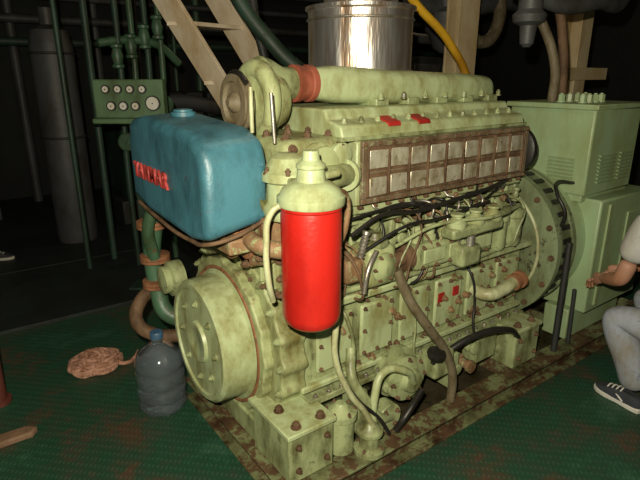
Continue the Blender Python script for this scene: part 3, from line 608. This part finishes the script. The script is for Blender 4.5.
# ------------------------------------------------------------ people
def head(parent,c,yaw,mats):
    bm=bmesh.new(); bmesh.ops.create_uvsphere(bm,u_segments=32,v_segments=24,radius=1)
    for v in bm.verts:
        x,y,z=v.co; jaw=1-.28*max(0,-z)
        x*=.078*jaw; yy=y*.098*(1-.1*max(0,-z)); zz=z*.12
        if y<-.8 and abs(z+.1)<.35 and abs(v.co.x)<.25: yy-=.022*(1-abs(v.co.x)/.25)*(1-abs(z+.1)/.35)
        if y<-.6 and .05<z<.3 and .2<abs(v.co.x)<.6: yy+=.010
        if y<-.6 and -.6<z<-.45: yy-=.005
        v.co=(x,yy,zz)
    for s in (-1,1):
        r=bmesh.ops.create_uvsphere(bm,u_segments=10,v_segments=8,radius=1)
        for v in r['verts']: v.co=Vector((v.co.x*.012+s*.078,v.co.y*.02+.01,v.co.z*.032))
    M=Matrix.Translation(c)@Matrix.Rotation(yaw,4,'Z'); bm.transform(M); fin('head',bm,skin,parent)
    bm=bmesh.new(); r=bmesh.ops.create_uvsphere(bm,u_segments=28,v_segments=20,radius=1)
    dl=[v for v in bm.verts if v.co.z< .25-.75*max(0,v.co.y) and not v.co.z>.55]
    bmesh.ops.delete(bm,geom=dl,context='VERTS')
    for v in bm.verts: v.co=Vector((v.co.x*.085,v.co.y*.106,v.co.z*.128))
    bm.transform(M); fin('hair',bm,hair,parent)
    bm=bmesh.new()
    for s in (-1,1):
        r=bmesh.ops.create_uvsphere(bm,u_segments=10,v_segments=8,radius=.011)
        for v in r['verts']: v.co+=Vector((s*.03,-.088,.012))
    bm.transform(M); fin('eyes',bm,white,parent)
    bm=bmesh.new(); add_box(bm,-.024,.024,-.093,-.082,-.062,-.054); bm.transform(M); fin('mouth',bm,redmark,parent,.003)
def hand(parent,w,d,up,side,name,curl=.5):
    d=Vector(d).normalized(); up=Vector(up); up=(up-d*up.dot(d)).normalized(); s=d.cross(up)*side; w=Vector(w)
    V=[w-d*.02,w+d*.035,w+d*.075]; skinned(name+'_palm',V,[(0,1),(1,2)],[(.024,.026),(.018,.038),(.016,.040)],skin,parent)
    for k,(o,l) in enumerate(((.030,.070),(.010,.080),(-.010,.075),(-.030,.058))):
        b0=w+d*.06+s*o; a=0; V=[b0]; p=b0
        for j,f in enumerate((.40,.38,.27)):
            a+=curl*(.5 if j==0 else .8); p=p+(d*math.cos(a)-up*math.sin(a))*l*f*1.25; V.append(p)
        skinned(name+'_finger_%d'%(k+1),V,chain(4),[.0098,.009,.0082,.007],skin,parent)
    V=[w+d*.02+s*.02,w+d*.045+s*.045-up*.008,w+d*.075+s*.055-up*.015,w+d*.10+s*.052-up*.022]
    skinned(name+'_thumb',V,chain(4),[.013,.012,.010,.008],skin,parent)
def sneaker(parent,name,heel,d):
    d=Vector(d).normalized(); n=Vector((-d.y,d.x,0)); h=Vector(heel)
    out=[(0,.0),(.008,.028),(.05,.036),(.12,.036),(.19,.048),(.24,.044),(.275,.022),(.283,0),(.275,-.022),(.24,-.042),(.19,-.044),(.12,-.036),(.05,-.034),(.008,-.028)]
    pl=[((h+d*x+n*y).x,(h+d*x+n*y).y) for x,y in out]
    prism(name+'_sole',pl,'z',h.z,h.z+.030,shoe_sole,parent,.006)
    bm=bmesh.new(); rings=[]
    for f,zz in ((.97,.026),(.98,.05),(.92,.07),(.75,.09)):
        rg=[]
        for x,y in out:
            xc=.10; k=max(0,(x-.13)/.15); zt=.026+(zz-.026)*(1-.62*k)
            rg.append(bm.verts.new(h+d*(xc+(x-xc)*f)+n*y*f+Vector((0,0,zt))))
        rings.append(rg)
    for a,b2 in zip(rings,rings[1:]):
        for i in range(14): j=(i+1)%14; bm.faces.new((a[i],a[j],b2[j],b2[i]))
    bm.faces.new(rings[-1])
    o=fin(name+'_upper',bm,sneakerM,parent,0,ang=80); md=o.modifiers.new('s','SUBSURF'); md.levels=md.render_levels=2
    for j in range(4):
        x=.115+j*.026; z=.094-j*.007; q=h+d*x
        tube(name+'_lace_%d'%(j+1),[q+n*.030+Vector((0,0,z-.016)),q+Vector((0,0,z)),q-n*.030+Vector((0,0,z-.016))],.004,shoe_sole,parent)
    for sgn in (1,-1):
        q=h+d*.09+n*.037*sgn; q2=h+d*.15+n*.040*sgn
        tube(name+'_stripe_%s'%('a' if sgn>0 else 'b'),[q+Vector((0,0,.032)),(q+q2)/2+Vector((0,0,.05))-n*.003*sgn,q2-n*.012*sgn+Vector((0,0,.062))],.005,shoe_sole,parent)

Mn=empty('crouching_man')
hip=Vector((2.93,.60,.34))
kN=Vector((2.71,1.12,.50)); aN=Vector((2.755,.945,.11)); kF=Vector((3.12,1.14,.51)); aF=Vector((3.14,.93,.11))
V=[hip,hip+Vector((-.10,.0,0)),hip+Vector((.10,.0,0)),(hip+kN)/2+Vector((-.04,0,.05)),kN,(kN+aN)/2+Vector((0,-.03,0)),aN,
   (hip+kF)/2+Vector((.03,0,.05)),kF,(kF+aF)/2+Vector((0,-.03,0)),aF,hip+Vector((0,0,.12))]
skinned('jeans',V,[(0,1),(0,2),(1,3),(3,4),(4,5),(5,6),(2,7),(7,8),(8,9),(9,10),(0,11)],[.13,.11,.11,.10,.085,.085,.075,.10,.085,.08,.075,.13],jeans,Mn)
ch=Vector((2.86,.95,.90)); shN=ch+Vector((-.15,.08,.09)); shF=ch+Vector((.20,.04,.09))
elN=Vector((2.71,1.10,.70)); elF=Vector((3.20,1.06,.72)); wrN=Vector((2.83,1.25,.63)); wrF=Vector((3.06,1.25,.63))
V=[hip+Vector((0,0,.06)),hip+Vector((.0,.14,.28)),ch,ch+Vector((.02,.02,.12)),shN,shF,(shN*.35+elN*.65),(shF*.3+elF*.7)]
skinned('shirt',V,[(0,1),(1,2),(2,3),(2,4),(2,5),(4,6),(5,7)],[.15,.16,.16,.07,.09,.09,.072,.07],shirt,Mn)
for nm,sh,el,wr in (('forearm_a',shN,elN,wrN),('forearm_b',shF,elF,wrF)):
    skinned(nm,[sh*.4+el*.6,el,(el+wr)/2,wr],chain(4),[.046,.043,.038,.026],skin,Mn)
hand(Mn,wrN,(.5,.75,-.35),(-.1,.4,1),1,'hand_a',.55); hand(Mn,wrF,(-.3,.9,-.35),(0,.3,1),-1,'hand_b',.55)
skinned('neck',[ch+Vector((.02,.02,.1)),ch+Vector((.03,.05,.2)),ch+Vector((.04,.07,.28))],chain(3),[.06,.055,.055],skin,Mn)
head(Mn,ch+Vector((.05,.10,.36)),math.radians(180),None)
sneaker(Mn,'shoe_a',(2.735,.89,0),(.20,.97,0)); sneaker(Mn,'shoe_b',(3.135,.87,0),(.05,1,0))
St=empty('low_stool'); boxes('stool_seat',[(2.76,3.10,.42,.74,.19,.23)],wood,St,.01); boxes('stool_legs',[(x,x+.04,y,y+.04,0,.19) for x in (2.78,3.04) for y in (.44,.68)],wood,St,.004)

Ms=empty('standing_man'); c=Vector((-.06,5.4,0))
aL=Vector((.20,5.65,.10)); aR=Vector((-.16,5.35,.10)); hp=c+Vector((0,0,.92))
V=[hp,hp+Vector((.08,.06,-.04)),(hp+aL)/2+Vector((.10,.02,.02)),aL,hp+Vector((-.08,-.05,-.04)),(hp+aR)/2+Vector((-.03,-.02,.02)),aR]
skinned('trousers',V,[(0,1),(1,2),(2,3),(0,4),(4,5),(5,6)],[.14,.10,.078,.06,.10,.078,.06],shirt,Ms)
cc=c+Vector((0,0,1.32)); s1=cc+Vector((.16,-.1,.06)); s2=cc+Vector((-.16,.1,.06)); e1=s1+Vector((.06,-.02,-.3)); e2=s2+Vector((-.06,.02,-.3)); w1=e1+Vector((0,-.08,-.25)); w2=e2+Vector((0,-.08,-.25))
skinned('shirt',[hp,hp+Vector((0,0,.2)),cc,cc+Vector((0,0,.12)),s1,s2,(s1+e1)/2,(s2+e2)/2],[(0,1),(1,2),(2,3),(2,4),(2,5),(4,6),(5,7)],[.14,.13,.15,.065,.075,.075,.06,.06],dark,Ms)
skinned('arm_a',[(s1+e1)/2,e1,w1],chain(3),[.045,.04,.026],skin,Ms); skinned('arm_b',[(s2+e2)/2,e2,w2],chain(3),[.045,.04,.026],skin,Ms)
hand(Ms,w1,(0,-.1,-1),(.9,0,0),1,'hand_a',.35); hand(Ms,w2,(0,-.1,-1),(-.9,0,0),-1,'hand_b',.35)
skinned('neck',[cc+Vector((0,0,.1)),cc+Vector((0,0,.18)),cc+Vector((0,0,.26))],chain(3),[.06,.052,.052],skin,Ms); head(Ms,cc+Vector((0,-.01,.33)),0,None)
sneaker(Ms,'shoe_a',(aL.x-.06,aL.y+.02,.010),(.9,-.4,0)); sneaker(Ms,'shoe_b',(aR.x-.01,aR.y+.06,.010),(.3,-.95,0))

# ------------------------------------------------------------ lights
def light(name,typ,loc,e,col,size=.1):
    l=D.lights.new(name,typ); l.energy=e; l.color=col
    if typ=='POINT': l.shadow_soft_size=size
    o=D.objects.new(name,l); COL.objects.link(o); o.location=loc; return o
light('camera_flash','POINT',(-.06,.04,1.85),345,(1,.90,.70),.02)
light('ceiling_lamp_light','POINT',(4.5,4.3,3.1),20,(1,.75,.45),.2)  # weak warm fill added for the right background, unseen, no lamp modelled
light('warm_fill_engine','POINT',(1.6,1.9,3.3),20,(1,.78,.52),.3)  # second added fill, above the engine and out of view, no fixture
w=D.worlds.new('world'); bpy.context.scene.world=w; w.use_nodes=True; w.node_tree.nodes['Background'].inputs[0].default_value=(.05,.045,.035,1); w.node_tree.nodes['Background'].inputs[1].default_value=.1

cam=D.cameras.new('camera');co=D.objects.new('camera',cam);COL.objects.link(co)
co.location=(0,0,1.7);co.rotation_euler=(math.radians(72.4),0,math.radians(-36));cam.lens=29.25; cam.clip_start=.02
bpy.context.scene.camera=co
